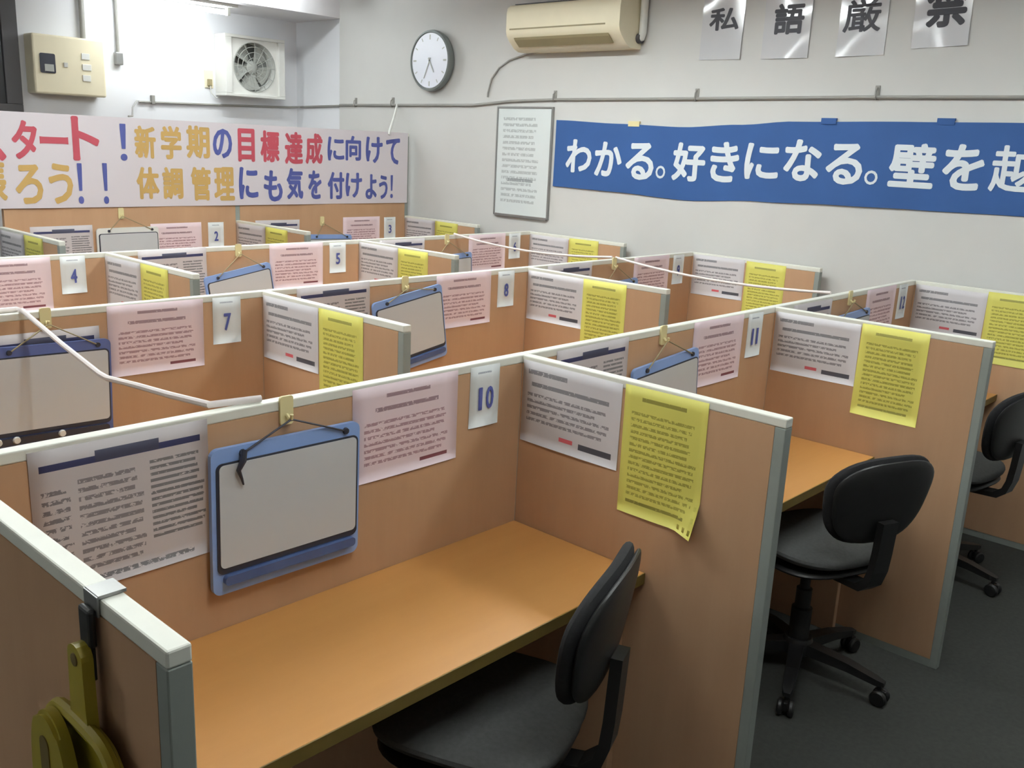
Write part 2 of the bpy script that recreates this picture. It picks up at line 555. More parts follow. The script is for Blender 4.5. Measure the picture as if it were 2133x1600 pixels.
# ------------------------------------------------------------------ papers
def paper_mesh(name, w, h, m, axis, curl=0.0, nx=8, nz=8):
    """sheet hanging from its top-left corner; axis 'x': faces -Y, runs +X; axis 'y': faces -X, runs -Y"""
    bm = bmesh.new()
    uvl = bm.loops.layers.uv.new('UVMap')
    def pos(i, j, back):
        u, v = i / nx, j / nz
        d = 0.0012 if not back else 0.0002
        # sheets stand a hair off the board between their fixings
        d += 0.002 * math.sin(PI * u) * (1 - v)
        if curl:
            c = max(0.0, (u - 0.72) / 0.28) * max(0.0, (0.24 - v) / 0.24)
            d += curl * c
        a, z = u * w, -h * (1 - v)
        if axis == 'x':
            return Vector((a, -d, z))
        return Vector((-d, -a, z))
    layers = []
    for back in (0, 1):
        layers.append([[bm.verts.new(pos(i, j, back)) for j in range(nz + 1)] for i in range(nx + 1)])
    def face(vs, uvs):
        f = bm.faces.new(vs)
        for l, q in zip(f.loops, uvs):
            l[uvl].uv = q
        f.smooth = True
    for i in range(nx):
        for j in range(nz):
            q = [(i, j), (i + 1, j), (i + 1, j + 1), (i, j + 1)]
            uv = [(a / nx, b / nz) for a, b in q]
            face([layers[0][a][b] for a, b in q], uv)
            q2, uv2 = q[::-1], [(0.01, 0.01)] * 4
            face([layers[1][a][b] for a, b in q2], uv2)
    A, B = layers
    for i in range(nx):
        for j in (0, nz):
            face([A[i][j], A[i + 1][j], B[i + 1][j], B[i][j]], [(0.01, 0.01)] * 4)
    for j in range(nz):
        for i in (0, nx):
            face([A[i][j], A[i][j + 1], B[i][j + 1], B[i][j]], [(0.01, 0.01)] * 4)
    return raw_mesh(name, bm, m)

PM = {
    'notice': paper_mesh('notice', 0.335, 0.28, M['notice'], 'x'),
    'pink': paper_mesh('pink', 0.325, 0.228, M['pink'], 'x'),
    'card': paper_mesh('card', 0.106, 0.16, M['card'], 'x', nx=4, nz=4),
    'sidewhite': paper_mesh('sidewhite', 0.325, 0.222, M['sidewhite'], 'y'),
    'yellow': paper_mesh('yellow', 0.232, 0.324, M['yellowp'], 'y'),
    'yellow_curl': paper_mesh('yellow_curl', 0.232, 0.324, M['yellowp'], 'y', 0.035, 12, 12),
}
rnd = random.Random(4)
FY = -T - 0.0004        # face of the board
def jit(a):
    return rnd.uniform(-a, a)

def number_card(num, x, y, z):
    c = tag(obj('number_card', PM['card'], None, (x, y, z), (0, jit(0.015), 0)), 'white card with the blue number %s, pinned to the back partition' % NAME[num], 'card', 'booth number cards')
    s = str(num)
    bm = bmesh.new()
    w = 0.034
    x0 = 0.053 - w * len(s) / 2
    its = []
    for i, ch in enumerate(s):
        a0, a1 = x0 + i * w + 0.003, x0 + (i + 1) * w - 0.003
        if ch == '1':
            a0, a1 = a0 + 0.007, a1 - 0.007
        its.append((ch, a0, a1, -0.115, -0.055))
    letters(bm, its, lambda a, z: (a, -0.0042, z), 0.03)
    obj('numeral', raw_mesh('numeral', bm, M['numink']), c)

for num, (k, row) in BOOTH.items():
    X, Y = k * W, row * S + FY
    if num not in (4, 7):
        tag(obj('paper_notice', PM['notice'], None, (X - 1.262 + jit(0.008), Y, 1.163 + jit(0.004)), (0, jit(0.012), 0)), 'white notice with dark header bar and small print on back of booth %s' % NAME[num], 'paper', 'white header notices')
    tag(obj('paper_notice', PM['pink'], None, (X - 0.573 + jit(0.006), Y, 1.164 + jit(0.004)), (0, jit(0.012), 0)), 'pink notice sheet on the back partition of booth %s' % NAME[num], 'paper', 'pink notices')
    number_card(num, X - 0.208, Y, 1.16)
    sx = X - T - 0.0004
    tag(obj('paper_notice', PM['sidewhite'], None, (sx, row * S - 0.022, 1.156 + jit(0.004)), (jit(0.01), 0, 0)), 'white notice with a red line of print on side partition near card %s' % NAME[num], 'paper', 'white side notices')
    tag(obj('paper_notice', PM['yellow_curl' if num == 10 else 'yellow'], None, (sx, row * S - 0.352 + jit(0.006), 1.16 + jit(0.003)), (jit(0.012), 0, 0)),
        'yellow notice %son side partition near card %s' % ('with curled corner ' if num == 10 else '', NAME[num]), 'paper', 'yellow notices')
sx = -T - 0.0004
# side sheets on the partition at the open end of booth two (they belong to the booth beyond the frame)
tag(obj('paper_notice', PM['sidewhite'], None, (sx, 3 * S - 0.022, 1.156)), 'white notice on side partition at the open left end of booth two', 'paper', 'white side notices')
tag(obj('paper_notice', PM['yellow'], None, (sx, 3 * S - 0.352, 1.16)), 'yellow notice on side partition at the open left end of booth two', 'paper', 'yellow notices')
tag(obj('paper_notice', PM['notice'], None, (-0.93, S + FY, 1.108)), 'white notice tucked behind the navy whiteboard of booth seven', 'paper', 'white header notices')

# ------------------------------------------------------------------ hanging whiteboards and their hooks
def hook(num, x, y, z):
    t = thing('adhesive_hook', 'cream adhesive hook above the hanging whiteboard of booth %s' % NAME[num], 'hook', (x, y, z), (0, 0, 0), 'cream adhesive hooks')
    bm = bmesh.new()
    prism(bm, rrect(-0.016, 0.016, 0, 0.062, 0.006, 3), lambda a, b, d: Vector((a, -d, b)), 0, 0.006)
    obj('plate', mesh('plate', bm, M['hookcream']), t)
    bm = bmesh.new()
    tube(bm, [(0, -0.005, 0.022), (0, -0.016, 0.014), (0, -0.022, 0.016), (0, -0.024, 0.026)], 0.004, 6)
    obj('prong', mesh('prong', bm, M['hookcream'], True), t)

def whiteboard(num, x, y, z, tilt, frame, fname, hookpt):
    """x,z = centre of the board; hookpt = hook tip in world x,z"""
    w, h = 0.366, 0.312
    t = thing('whiteboard', '%s-framed small whiteboard hanging in booth %s' % (fname, NAME[num]), 'whiteboard', (x, y, z), (0, -tilt, 0), 'hanging whiteboards')
    pl = lambda a, b, d: Vector((a, -d, b))
    bm = bmesh.new()
    prism(bm, rrect(-w / 2, w / 2, -h / 2, h / 2, 0.018), pl, 0.003, 0.014)
    obj('frame', mesh('frame', bm, M[frame]), t)
    bm = bmesh.new()
    prism(bm, rrect(-w / 2 + 0.010, w / 2 - 0.006, -h / 2 + 0.045, h / 2 - 0.03, 0.014), pl, 0.014, 0.0165)
    obj('rim', mesh('rim', bm, M['rim']), t)
    bm = bmesh.new()
    prism(bm, rrect(-w / 2 + 0.016, w / 2 - 0.011, -h / 2 + 0.058, h / 2 - 0.034, 0.011), pl, 0.0165, 0.018)
    obj('writing_surface', mesh('writing_surface', bm, M['wbsurf']), t)
    bm = bmesh.new()
    prism(bm, rrect(-w / 2 + 0.022, w / 2 - 0.016, -h / 2 + 0.022, -h / 2 + 0.042, 0.008), pl, 0.014, 0.026)
    obj('pen_tray', mesh('pen_tray', bm, M['tray'] if frame == 'blue' else M['rim']), t)
    # hanging cord from the two upper holes to the hook
    c, s = math.cos(tilt), math.sin(tilt)
    dx, dz = hookpt[0] - x, hookpt[1] - z
    hx, hz = c * dx + s * dz, -s * dx + c * dz
    ys = -0.017
    e1, e2 = (-w / 2 + 0.07, ys, h / 2 - 0.016), (w / 2 - 0.04, ys, h / 2 - 0.016)
    bm = bmesh.new()
    tube(bm, [e1, (hx - 0.004, ys - 0.002, hz), (hx + 0.004, ys - 0.002, hz), e2], 0.0022, 6)
    obj('hanging_cord', mesh('hanging_cord', bm, M['rim'] if num == 10 else M['groove'], True), t)
    bm = bmesh.new()
    for e in (e1, e2):
        lathe(bm, [(0, -0.0195), (0.007, -0.0195), (0.008, -0.014)], 10, 'y', (e[0], 0, e[2]))
    obj('eyelet', mesh('eyelet', bm, M['rim']), t)
    if num == 10:
        bm = bmesh.new()
        tube(bm, [(-0.113, -0.022, 0.148), (-0.119, -0.027, 0.128), (-0.128, -0.024, 0.108), (-0.120, -0.023, 0.088), (-0.116, -0.022, 0.075)], [0.006, 0.007, 0.005, 0.003, 0.002], 8)
        obj('dangling_cord_end', mesh('dangling_cord_end', bm, M['rim'], True), t)
    if num == 7:
        for mx in (-0.16, -0.11, 0.02):
            bm = bmesh.new()
            lathe(bm, [(0, -0.034), (0.009, -0.034), (0.011, -0.026)], 12, 'y', (mx, 0, -h / 2 + 0.036))
            obj('magnet', mesh('magnet', bm, M['white_plastic']), t)

#        centre x rel. to junction, z, tilt (deg)
WB = {10: (-0.755, 0.940, -0.8), 11: (-0.725, 0.918, 4.5), 12: (-0.735, 0.93, 2), 7: (-0.757, 0.917, -1.5), 8: (-0.725, 0.955, 8.5), 9: (-0.73, 0.90, 3),
      5: (-0.742, 0.902, 9), 6: (-0.73, 0.90, 3), 2: (-0.72, 0.99, 0.5), 3: (-0.70, 0.90, -2)}
for num, (dx, z, tl) in WB.items():
    k, row = BOOTH[num]
    X, Y = k * W, row * S + FY
    hx = X - 0.752
    hz = {2: 1.245}.get(num, 1.166)
    hook(num, hx, Y, hz - 0.062 + 0.012)
    fr, fn = ('navy', 'navy') if num in (7,) else (('white_plastic', 'white') if num == 2 else ('blue', 'blue'))
    whiteboard(num, X + dx, Y - (0.006 if num == 7 else 0.004), z, R(tl), fr, fn, (hx, hz - 0.036))

# ------------------------------------------------------------------ office chairs
def pad(bm, hx, hy, t, warp, n=3.2, rings=7, seg=40, edge=2.6):
    def ring(r, top):
        out = []
        h = t * (1 - r ** edge) ** (1 / edge) * (1 if top else -1)
        for k in range(seg):
            a = 2 * PI * k / seg
            ca, sa = math.cos(a), math.sin(a)
            x = hx * r * math.copysign(abs(ca) ** (2 / n), ca)
            y = hy * r * math.copysign(abs(sa) ** (2 / n), sa)
            out.append(bm.verts.new(warp(x, y, h)))
        return out
    rr = [0.25, 0.5, 0.7, 0.85, 0.94, 0.985]
    top = [ring(r, True) for r in rr]
    bot = [ring(r, False) for r in rr]
    mid = ring(1.0, True)
    ct, cb = bm.verts.new(warp(0, 0, t)), bm.verts.new(warp(0, 0, -t))
    for L, c in ((top, ct), (bot, cb)):
        for k in range(seg):
            bm.faces.new((c, L[0][k], L[0][(k + 1) % seg]))
        for i in range(len(L) - 1):
            for k in range(seg):
                bm.faces.new((L[i][k], L[i + 1][k], L[i + 1][(k + 1) % seg], L[i][(k + 1) % seg]))
        for k in range(seg):
            bm.faces.new((L[-1][k], mid[k], mid[(k + 1) % seg], L[-1][(k + 1) % seg]))

def chair(label, x, y, rz, base_rot, back_z=0.72):
    """faces local +Y"""
    t = thing('office_chair', label, 'chair', (x, y, 0), (0, 0, rz), 'office chairs at the front row')
    bm = bmesh.new()
    pad(bm, 0.225, 0.215, 0.032, lambda a, b, h: Vector((a, b, 0.488 + h + 0.35 * a * a + (-0.5 * (b - 0.1) ** 2 if b > 0.1 else 0))))
    obj('seat', mesh('seat', bm, M['fabric_seat'], True), t)
    bm = bmesh.new()
    pad(bm, 0.215, 0.205, 0.02, lambda a, b, h: Vector((a, b, 0.452 + h)))
    obj('seat_shell', mesh('seat_shell', bm, M['black'], True), t)
    def bw(off):
        def f(a, b, h):
            v = (b + 0.145) / 0.29
            a2 = a * (0.80 + 0.22 * min(1, max(0, v * 1.3)))
            return Vector((a2, -0.255 - h + off + 0.55 * a2 * a2 - 0.16 * b, back_z + b))
        return f
    bm = bmesh.new()
    pad(bm, 0.215, 0.145, 0.026, bw(0.0), 2.8)
    obj('backrest', mesh('backrest', bm, M['fabric'], True), t)
    bm = bmesh.new()
    pad(bm, 0.205, 0.136, 0.014, bw(-0.024), 2.8)
    obj('back_shell', mesh('back_shell', bm, M['black'], True), t)
    bm = bmesh.new()
    pts = [(0, -0.298, back_z - 0.055), (0, -0.292, 0.56), (0, -0.286, 0.50), (0, -0.272, 0.457), (0, -0.24, 0.430), (0, -0.15, 0.422), (0, 0.02, 0.422)]
    w = 0.03
    for q in (0,):
        prev = None
        for p in pts:
            p = Vector(p)
            nrm = Vector((0, 0.016, 0)) if p.z > 0.48 else (Vector((0, 0.012, 0.012)) if p.z > 0.425 else Vector((0, 0, 0.012)))
            cur = [bm.verts.new(p + Vector((sx * w, 0, 0)) + sy * nrm * 0.8) for sx, sy in ((-1, -1), (1, -1), (1, 1), (-1, 1))]
            if prev:
                for k in range(4):
                    bm.faces.new((prev[k], prev[(k + 1) % 4], cur[(k + 1) % 4], cur[k]))
            else:
                bm.faces.new(cur)
            prev = cur
        bm.faces.new(prev[::-1])
    obj('back_bracket', mesh('back_bracket', bm, M['black']), t)
    bm = bmesh.new()
    box(bm, -0.07, 0.07, -0.09, 0.09, 0.392, 0.437, 0.01)
    obj('mechanism', mesh('mechanism', bm, M['black']), t)
    bm = bmesh.new()
    lathe(bm, [(0, 0.10), (0.034, 0.10), (0.034, 0.24), (0.026, 0.245), (0.026, 0.31), (0.017, 0.312), (0.017, 0.397), (0, 0.397)], 20)
    obj('gas_column', mesh('gas_column', bm, M['black'], True), t)
    bm = bmesh.new()
    tube(bm, [(0.06, 0.0, 0.417), (0.14, 0.0, 0.416), (0.23, 0.01, 0.407)], [0.006, 0.006, 0.011], 8)
    obj('lever', mesh('lever', bm, M['black'], True), t)
    bm = bmesh.new()
    lathe(bm, [(0, 0.135), (0.045, 0.135), (0.05, 0.12), (0.05, 0.085), (0.045, 0.075), (0, 0.075)], 20)
    obj('base_hub', mesh('base_hub', bm, M['black'], True), t)
    bm = bmesh.new()
    sec = [(0.04, 0.024, 0.122, 0.082), (0.18, 0.020, 0.108, 0.078), (0.275, 0.016, 0.088, 0.066), (0.30, 0.010, 0.082, 0.068)]
    prev = None
    for x_, hw, zt, zb in sec:
        cur = [bm.verts.new((x_, sy * hw, z_)) for sy, z_ in ((-1, zb), (1, zb), (1, zt), (-1, zt))]
        if prev:
            for k in range(4):
                bm.faces.new((prev[k], prev[(k + 1) % 4], cur[(k + 1) % 4], cur[k]))
        else:
            bm.faces.new(cur)
        prev = cur
    bm.faces.new(prev[::-1])
    leg = mesh('base_leg', bm, M['black'])
    bm = bmesh.new()
    for sx in (-0.017, 0.017):
        lathe(bm, [(0, sx - 0.009), (0.022, sx - 0.009), (0.027, sx - 0.004), (0.027, sx + 0.004), (0.022, sx + 0.009), (0, sx + 0.009)], 18, 'y', (0.29, 0, 0.027))
    wheel = mesh('caster', bm, M['black'], True)
    bm = bmesh.new()
    tube(bm, [(0.285, 0, 0.03), (0.285, 0, 0.072)], 0.007, 8)
    box(bm, 0.272, 0.31, -0.007, 0.007, 0.024, 0.052, 0.003)
    stem = mesh('caster_stem', bm, M['black'])
    for k in range(5):
        a = base_rot + 2 * PI * k / 5 - rz
        l = obj('base_leg', leg, t, (0, 0, 0), (0, 0, a))
        c = obj('caster', wheel, t, (0, 0, 0), (0, 0, a))
        obj('caster_stem', stem, c)
    return t

chair('black office chair turned sideways at the desk of booth ten', -0.49, -0.375, R(21), R(20), 0.765)
chair('black office chair with grey seat at the desk of booth eleven', 1.0, -0.43, R(-22), R(201))
chair('black office chair at the desk of booth twelve, beside the right wall', 2.20, -0.44, R(-8), R(262))

# ------------------------------------------------------------------ cords slung between the rows
def sag(p0, p1, drop, n=10):
    p0, p1 = Vector(p0), Vector(p1)
    return [p0.lerp(p1, i / n) - Vector((0, 0, drop * 4 * (i / n) * (1 - i / n))) for i in range(n + 1)]

def cord(label, pts, r=0.006, m='cord', name='cord', group='white cords slung between rows'):
    bm = bmesh.new()
    tube(bm, pts, r, 8)
    return tag(obj(name, mesh(name, bm, M[m], True)), label, 'cord', group)

zt = H + 0.008
cord('thick white cord hanging from the partition of booth seven to that of booth ten',
     [(-1.15, S, zt), (-0.82, S + 0.01, zt), (-0.815, S - 0.02, zt), (-0.818, 0.95, 1.126), (-0.819, 0.72, 1.088), (-0.822, 0.67, 1.087), (-0.85, 0.45, 1.118), (-0.885, 0.22, 1.15), (-0.905, 0.02, zt), (-0.80, 0.0, zt)], 0.0075)
cord('white cord slung from the partition of booth six to that of booth nine', sag((2.1, 2 * S - 0.01, zt), (2.05, S + 0.01, zt), 0.035), 0.006)
cord('white cord slung from the partition of booth nine to that of booth twelve', sag((2.055, S - 0.01, zt), (1.90, 0.01, zt), 0.03), 0.006)

# ------------------------------------------------------------------ dustpan, brush and strap on the front partition
XF = -W - T - 0.001     # outer face of that partition
t = thing('hanging_strap', 'black strap taped over the white cap of the front side partition', 'strap', (XF, -0.60, H), (0, 0, 0))
bm = bmesh.new()
prism(bm, [(0.0, 0.006), (0.034, 0.006), (0.034, 0.0018), (0.0, 0.0018)], lambda a, b, d: Vector((a - 0.001, d, b - 0.0008)), -0.018, 0.018)
box(bm, -0.003, -0.0005, -0.018, 0.018, -0.022, 0.004)
obj('tape', mesh('tape', bm, M['steel']), t)
bm = bmesh.new()
box(bm, -0.013, -0.003, -0.015, 0.015, -0.062, -0.012, 0.004)
obj('clip', mesh('clip', bm, M['black']), t)
bm = bmesh.new()
box(bm, -0.009, -0.005, -0.012, 0.010, -0.105, -0.06, 0.0015)
obj('strap', mesh('strap', bm, M['black']), t)

t = thing('dustpan', 'yellow plastic dustpan hanging on the outer face of the front partition', 'dustpan', (XF - 0.012, -0.60, 0.772))
pl = lambda a, b, d: Vector((-d, -a, b))      # a runs to -Y, b up, d outwards
def hole_plate(bm, outline, holes, d0, d1):
    prism(bm, outline, pl, d0, d1)
bm = bmesh.new()
# handle: flat tapering bar with a ring end
hp = []
for zz, hw in ((0.22, 0.026), (0.26, 0.022), (0.31, 0.020)):
    hp.append((zz, hw))
out = [(-hw, zz) for zz, hw in hp]
for k in range(9):
    a = PI - PI * k / 8
    out.append((0.020 * math.cos(a), 0.325 + 0.016 * math.sin(a)))
out += [(hw, zz) for zz, hw in hp[::-1]]
prism(bm, out, pl, 0.0, 0.014)
obj('handle', mesh('handle', bm, M['yellow']), t)
bm = bmesh.new()
lathe(bm, [(0, -0.0155), (0.008, -0.0155), (0.009, -0.013)], 14, 'x', (0, 0, 0.322))
obj('hanging_hole', mesh('hanging_hole', bm, M['deskedge']), t)
bm = bmesh.new()
body = [(-0.10, 0.0), (-0.105, 0.12), (-0.098, 0.19), (-0.075, 0.225), (-0.04, 0.235), (0.04, 0.235), (0.075, 0.222), (0.10, 0.185), (0.112, 0.12), (0.118, 0.0)]
body = curve_poly(body)
prism(bm, body, pl, 0.0, 0.006)
obj('pan', mesh('pan', bm, M['yellow']), t)
bm = bmesh.new()
tube(bm, [pl(a, b, 0.012) for a, b in body], 0.009, 8)
obj('rim', mesh('rim', bm, M['yellow'], True), t)

t = thing('hand_brush', 'yellow hand brush nested in the hanging dustpan', 'brush', (XF - 0.034, -0.56, 0.772))
bm = bmesh.new()
bo = curve_poly([(-0.052, 0.06), (-0.058, 0.13), (-0.052, 0.19), (-0.035, 0.225), (-0.005, 0.238), (0.025, 0.225), (0.045, 0.19), (0.06, 0.13), (0.066, 0.06)])
prism(bm, bo, pl, 0.0, 0.016)
bmesh.ops.bevel(bm, geom=[e for e in bm.edges if all(abs(v.co.x + 0.016) < 1e-5 for v in e.verts)], offset=0.005, segments=2, affect='EDGES')
obj('brush_body', mesh('brush_body', bm, M['yellow'], True), t)
bm = bmesh.new()
prism(bm, rrect(-0.022, 0.004, 0.13, 0.205, 0.012), pl, 0.016, 0.0175)
obj('finger_hole', mesh('finger_hole', bm, M['deskedge']), t)
bm = bmesh.new()
for i in range(24):
    a = -0.046 + 0.1 * i / 23
    for d in (0.003, 0.009, 0.015):
        tube(bm, [pl(a, 0.062, d), pl(a * 1.25, -0.02, d * 1.3)], 0.0024, 4)
br = obj('bristles', mesh('bristles', bm, M['bristle']), t)
br['kind'] = 'stuff'

# ------------------------------------------------------------------ white lettered banner above the far booths
YB = 3 * S - T - 0.001
bm = bmesh.new()
n = 40
bx0, bx1 = -1.2, 2.785
def by(x):
    return YB - 0.006 - 0.003 * math.sin(x * 5.1) - 0.002 * math.sin(x * 11.0)
A = [[bm.verts.new((bx0 + (bx1 - bx0) * i / n, by(bx0 + (bx1 - bx0) * i / n) + dd, z)) for i in range(n + 1)] for dd, z in ((0, 1.262), (0, 1.757), (0.0015, 1.757), (0.0015, 1.262))]
for q in range(4):
    for i in range(n):
        bm.faces.new((A[q][i], A[q][i + 1], A[(q + 1) % 4][i + 1], A[(q + 1) % 4][i]))
ban = tag(obj('banner', mesh('banner', bm, M['bannerwhite'], True)), 'white banner with red, amber and blue lettering on the tall partition', 'banner')
RED = [('ス', -.15, .05, 1.505, 1.731), ('タ', .08, .21, 1.517, 1.717), ('ー', .22, .37, 1.6, 1.638), ('ト', .39, .54, 1.516, 1.751), ('目', 1.4, 1.52, 1.53, 1.731), ('標', 1.56, 1.7, 1.53, 1.726), ('達', 1.74, 1.88, 1.521, 1.725), ('成', 1.9, 2.04, 1.524, 1.722)]
AMB = [('新', .74, .87, 1.536, 1.718), ('学', .9, 1.03, 1.534, 1.725), ('期', 1.06, 1.21, 1.543, 1.733), ('張', -.1, .04, 1.3, 1.499), ('ろ', .08, .22, 1.285, 1.492), ('う', .25, .38, 1.283, 1.5), ('体', .74, .88, 1.305, 1.488), ('調', .9, 1.03, 1.303, 1.49), ('管', 1.08, 1.21, 1.293, 1.493), ('理', 1.23, 1.37, 1.292, 1.495)]
BLU = [('！', .655, .695, 1.52, 1.723), ('の', 1.23, 1.36, 1.547, 1.723), ('に', 2.08, 2.22, 1.55, 1.707), ('向', 2.23, 2.36, 1.553, 1.719), ('け', 2.4, 2.55, 1.54, 1.72), ('て', 2.58, 2.71, 1.533, 1.716), ('！', .405, .435, 1.282, 1.502), ('！', .545, .575, 1.28, 1.505), ('に', 1.4, 1.54, 1.299, 1.498), ('も', 1.58, 1.72, 1.282, 1.48), ('気', 1.75, 1.88, 1.296, 1.497), ('を', 1.92, 2.03, 1.295, 1.484), ('付', 2.08, 2.22, 1.293, 1.476), ('け', 2.23, 2.37, 1.302, 1.472), ('よ', 2.4, 2.5, 1.291, 1.464), ('う', 2.52, 2.6, 1.29, 1.458), ('！', 2.625, 2.65, 1.296, 1.459)]
for lst, mm, lab in ((RED, 'red', 'red lettering'), (AMB, 'amber', 'amber lettering'), (BLU, 'ink', 'blue lettering')):
    for it in lst:
        bm = bmesh.new()
        letters(bm, [it], lambda a, z: (a, by(a) - 0.0015, z), 0.032)
        o = obj('lettering', raw_mesh('lettering', bm, M[mm]), ban)
        o['label'] = lab

# strings that hold the banner up
cord('grey string from the top of the white banner up to the rail end', [(0.711, YB - 0.012, 1.765), (0.75, 3.73, 1.768), (1.10, 4.45, 1.83), (1.5, YL - 0.015, 1.895)], 0.005, 'greycord', 'banner_string', 'banner strings')
bm = bmesh.new()
tube(bm, [(2.60, YB - 0.014, 1.74), (2.61, YB - 0.012, 1.768), (2.72, 3.79, 1.85), (2.838, 3.89, 1.955)], 0.009, 6)
tag(obj('tape_strip', mesh('tape_strip', bm, M['white_plastic'], True)), 'white tape strip from the banner corner up to the wall rail', 'tape')

# ------------------------------------------------------------------ blue banner on the right wall
TOP = [(2.352, 1.873), (1.854, 1.859), (1.415, 1.849), (1.052, 1.869), (0.747, 1.891), (0.134, 1.9), (-0.353, 1.904), (-1.6, 1.90)]
BOT = [(2.352, 1.465), (1.853, 1.461), (1.373, 1.446), (0.889, 1.473), (0.433, 1.487), (0.073, 1.494), (-0.42, 1.501), (-1.6, 1.50)]
def ip(tab, y):
    for (a, za), (b, zb) in zip(tab, tab[1:]):
        if a >= y >= b:
            f = (a - y) / (a - b)
            f = f * f * (3 - 2 * f)
            return za + (zb - za) * f
    return tab[-1][1]
def bxw(y, v):
    return XR - 0.009 - 0.004 * math.sin(y * 4.0 + v * 1.5) * (0.4 + 0.6 * (1 - v))
bm = bmesh.new()
ny, nv = 60, 6
def bpt(i, j, dd):
    y = 2.352 + (-1.6 - 2.352) * i / ny
    v = j / nv
    return Vector((bxw(y, v) + dd, y, ip(BOT, y) * (1 - v) + ip(TOP, y) * v))
L0 = [[bm.verts.new(bpt(i, j, 0)) for j in range(nv + 1)] for i in range(ny + 1)]
L1 = [[bm.verts.new(bpt(i, j, 0.0015)) for j in range(nv + 1)] for i in range(ny + 1)]
for i in range(ny):
    for j in range(nv):
        bm.faces.new((L0[i][j], L0[i + 1][j], L0[i + 1][j + 1], L0[i][j + 1]))
        bm.faces.new((L1[i][j], L1[i][j + 1], L1[i + 1][j + 1], L1[i + 1][j]))
    for j in (0, nv):
        bm.faces.new((L0[i][j], L0[i + 1][j], L1[i + 1][j], L1[i][j]))
for j in range(nv):
    for i in (0, ny):
        bm.faces.new((L0[i][j], L0[i][j + 1], L1[i][j + 1], L1[i][j]))
blue = tag(obj('banner', mesh('banner', bm, M['bannerblue'], True)), 'long blue cloth banner with white lettering on the right wall', 'banner')
CH = [('わ', 2.255, 2.048, 1.559, 1.761), ('か', 2.024, 1.817, 1.548, 1.754), ('る', 1.788, 1.585, 1.542, 1.756), ('。', 1.569, 1.503, 1.558, 1.631), ('好', 1.46, 1.244, 1.553, 1.766), ('き', 1.214, 1.035, 1.561, 1.778), ('に', 1.0, .797, 1.587, 1.778), ('な', .771, .565, 1.593, 1.804), ('る', .537, .343, 1.59, 1.792), ('。', .329, .262, 1.598, 1.667), ('壁', .214, -.003, 1.595, 1.803), ('を', -.036, -.219, 1.598, 1.806), ('越', -.247, -.447, 1.602, 1.807), ('え', -.49, -.68, 1.602, 1.807), ('る', -.72, -.91, 1.602, 1.807), ('。', -.93, -1.0, 1.602, 1.667)]
bm = bmesh.new()
def bl_place(a, z):
    v = (z - ip(BOT, a)) / (ip(TOP, a) - ip(BOT, a))
    return (bxw(a, v) - 0.002, a, z)
bm.free()
for it in CH:
    bm = bmesh.new()
    letters(bm, [it], bl_place, 0.034, (-1, 0, 0))
    o = obj('lettering', raw_mesh('lettering', bm, M['letterwhite']), blue)
    o['label'] = 'white lettering'
for yy in (1.75, 0.55, -0.02):
    bm = bmesh.new()
    zz = ip(TOP, yy)
    box(bm, XR - 0.014, XR - 0.0115 + 0.0, yy - 0.04, yy + 0.04, zz - 0.012, zz + 0.018)
    box(bm, XR - 0.0115, XR - 0.0005, yy - 0.04, yy + 0.04, zz + 0.006, zz + 0.018)
    obj('tape_tab', mesh('tape_tab', bm, M['hookcream'] if yy > 1 else M['bannerblue']), blue)

# ------------------------------------------------------------------ four laminated calligraphy sheets
SH = [('私', 1.093, 1.345, 2.207, (1.121, 1.301, 2.355, 2.47), 'nearest', 0.01), ('語', 0.71, 0.972, 2.203, (0.747, 0.918, 2.32, 2.471), 'second from', 0.0),
      ('厳', 0.322, 0.562, 2.205, (0.353, 0.541, 2.315, 2.466), 'third from', -0.01), ('禁', -0.055, 0.198, 2.234, (-0.038, 0.146, 2.319, 2.524), 'fourth from', -0.03)]
for ch, y0, y1, z0, (ky0, ky1, kz0, kz1), nth, tl in SH:
    h = 0.345
    yc, zc = (y0 + y1) / 2, z0 + h / 2
    bm = bmesh.new()
    ns = 6
    w = (y1 - y0)
    def wv(a, b):
        return 0.004 + 0.003 * math.sin(a * 17 + b * 9 + y0 * 5) + 0.004 * (b / h) ** 2
    g0 = [[bm.verts.new((-wv(-w / 2 + w * i / ns, -h / 2 + h * j / ns), -w / 2 + w * i / ns, -h / 2 + h * j / ns)) for j in range(ns + 1)] for i in range(ns + 1)]
    g1 = [[bm.verts.new(v.co + Vector((0.0008, 0, 0))) for v in r_] for r_ in g0]
    for i in range(ns):
        for j in range(ns):
            bm.faces.new((g0[i][j], g0[i + 1][j], g0[i + 1][j + 1], g0[i][j + 1]))
            bm.faces.new((g1[i][j], g1[i][j + 1], g1[i + 1][j + 1], g1[i + 1][j]))
        for j in (0, ns):
            bm.faces.new((g0[i][j], g0[i + 1][j], g1[i + 1][j], g1[i][j]))
            bm.faces.new((g0[j][i], g0[j][i + 1], g1[j][i + 1], g1[j][i]))
    sh = tag(obj('calligraphy_sheet', mesh('calligraphy_sheet', bm, M['laminate'], True), None, (XR - 0.002, yc, zc), (tl, 0, 0)),
             'laminated white sheet with the brushed character %s, %s the air conditioner' % (ch, nth), 'sheet', 'laminated calligraphy sheets')
    bm = bmesh.new()
    letters(bm, [(ch, ky1 - yc, ky0 - yc, kz0 - zc, kz1 - zc)], lambda a, z: (-wv(a, z) - 0.0012, a, z), 0.035, (-1, 0, 0))
    obj('character', raw_mesh('character', bm, M['brush_ink']), sh)

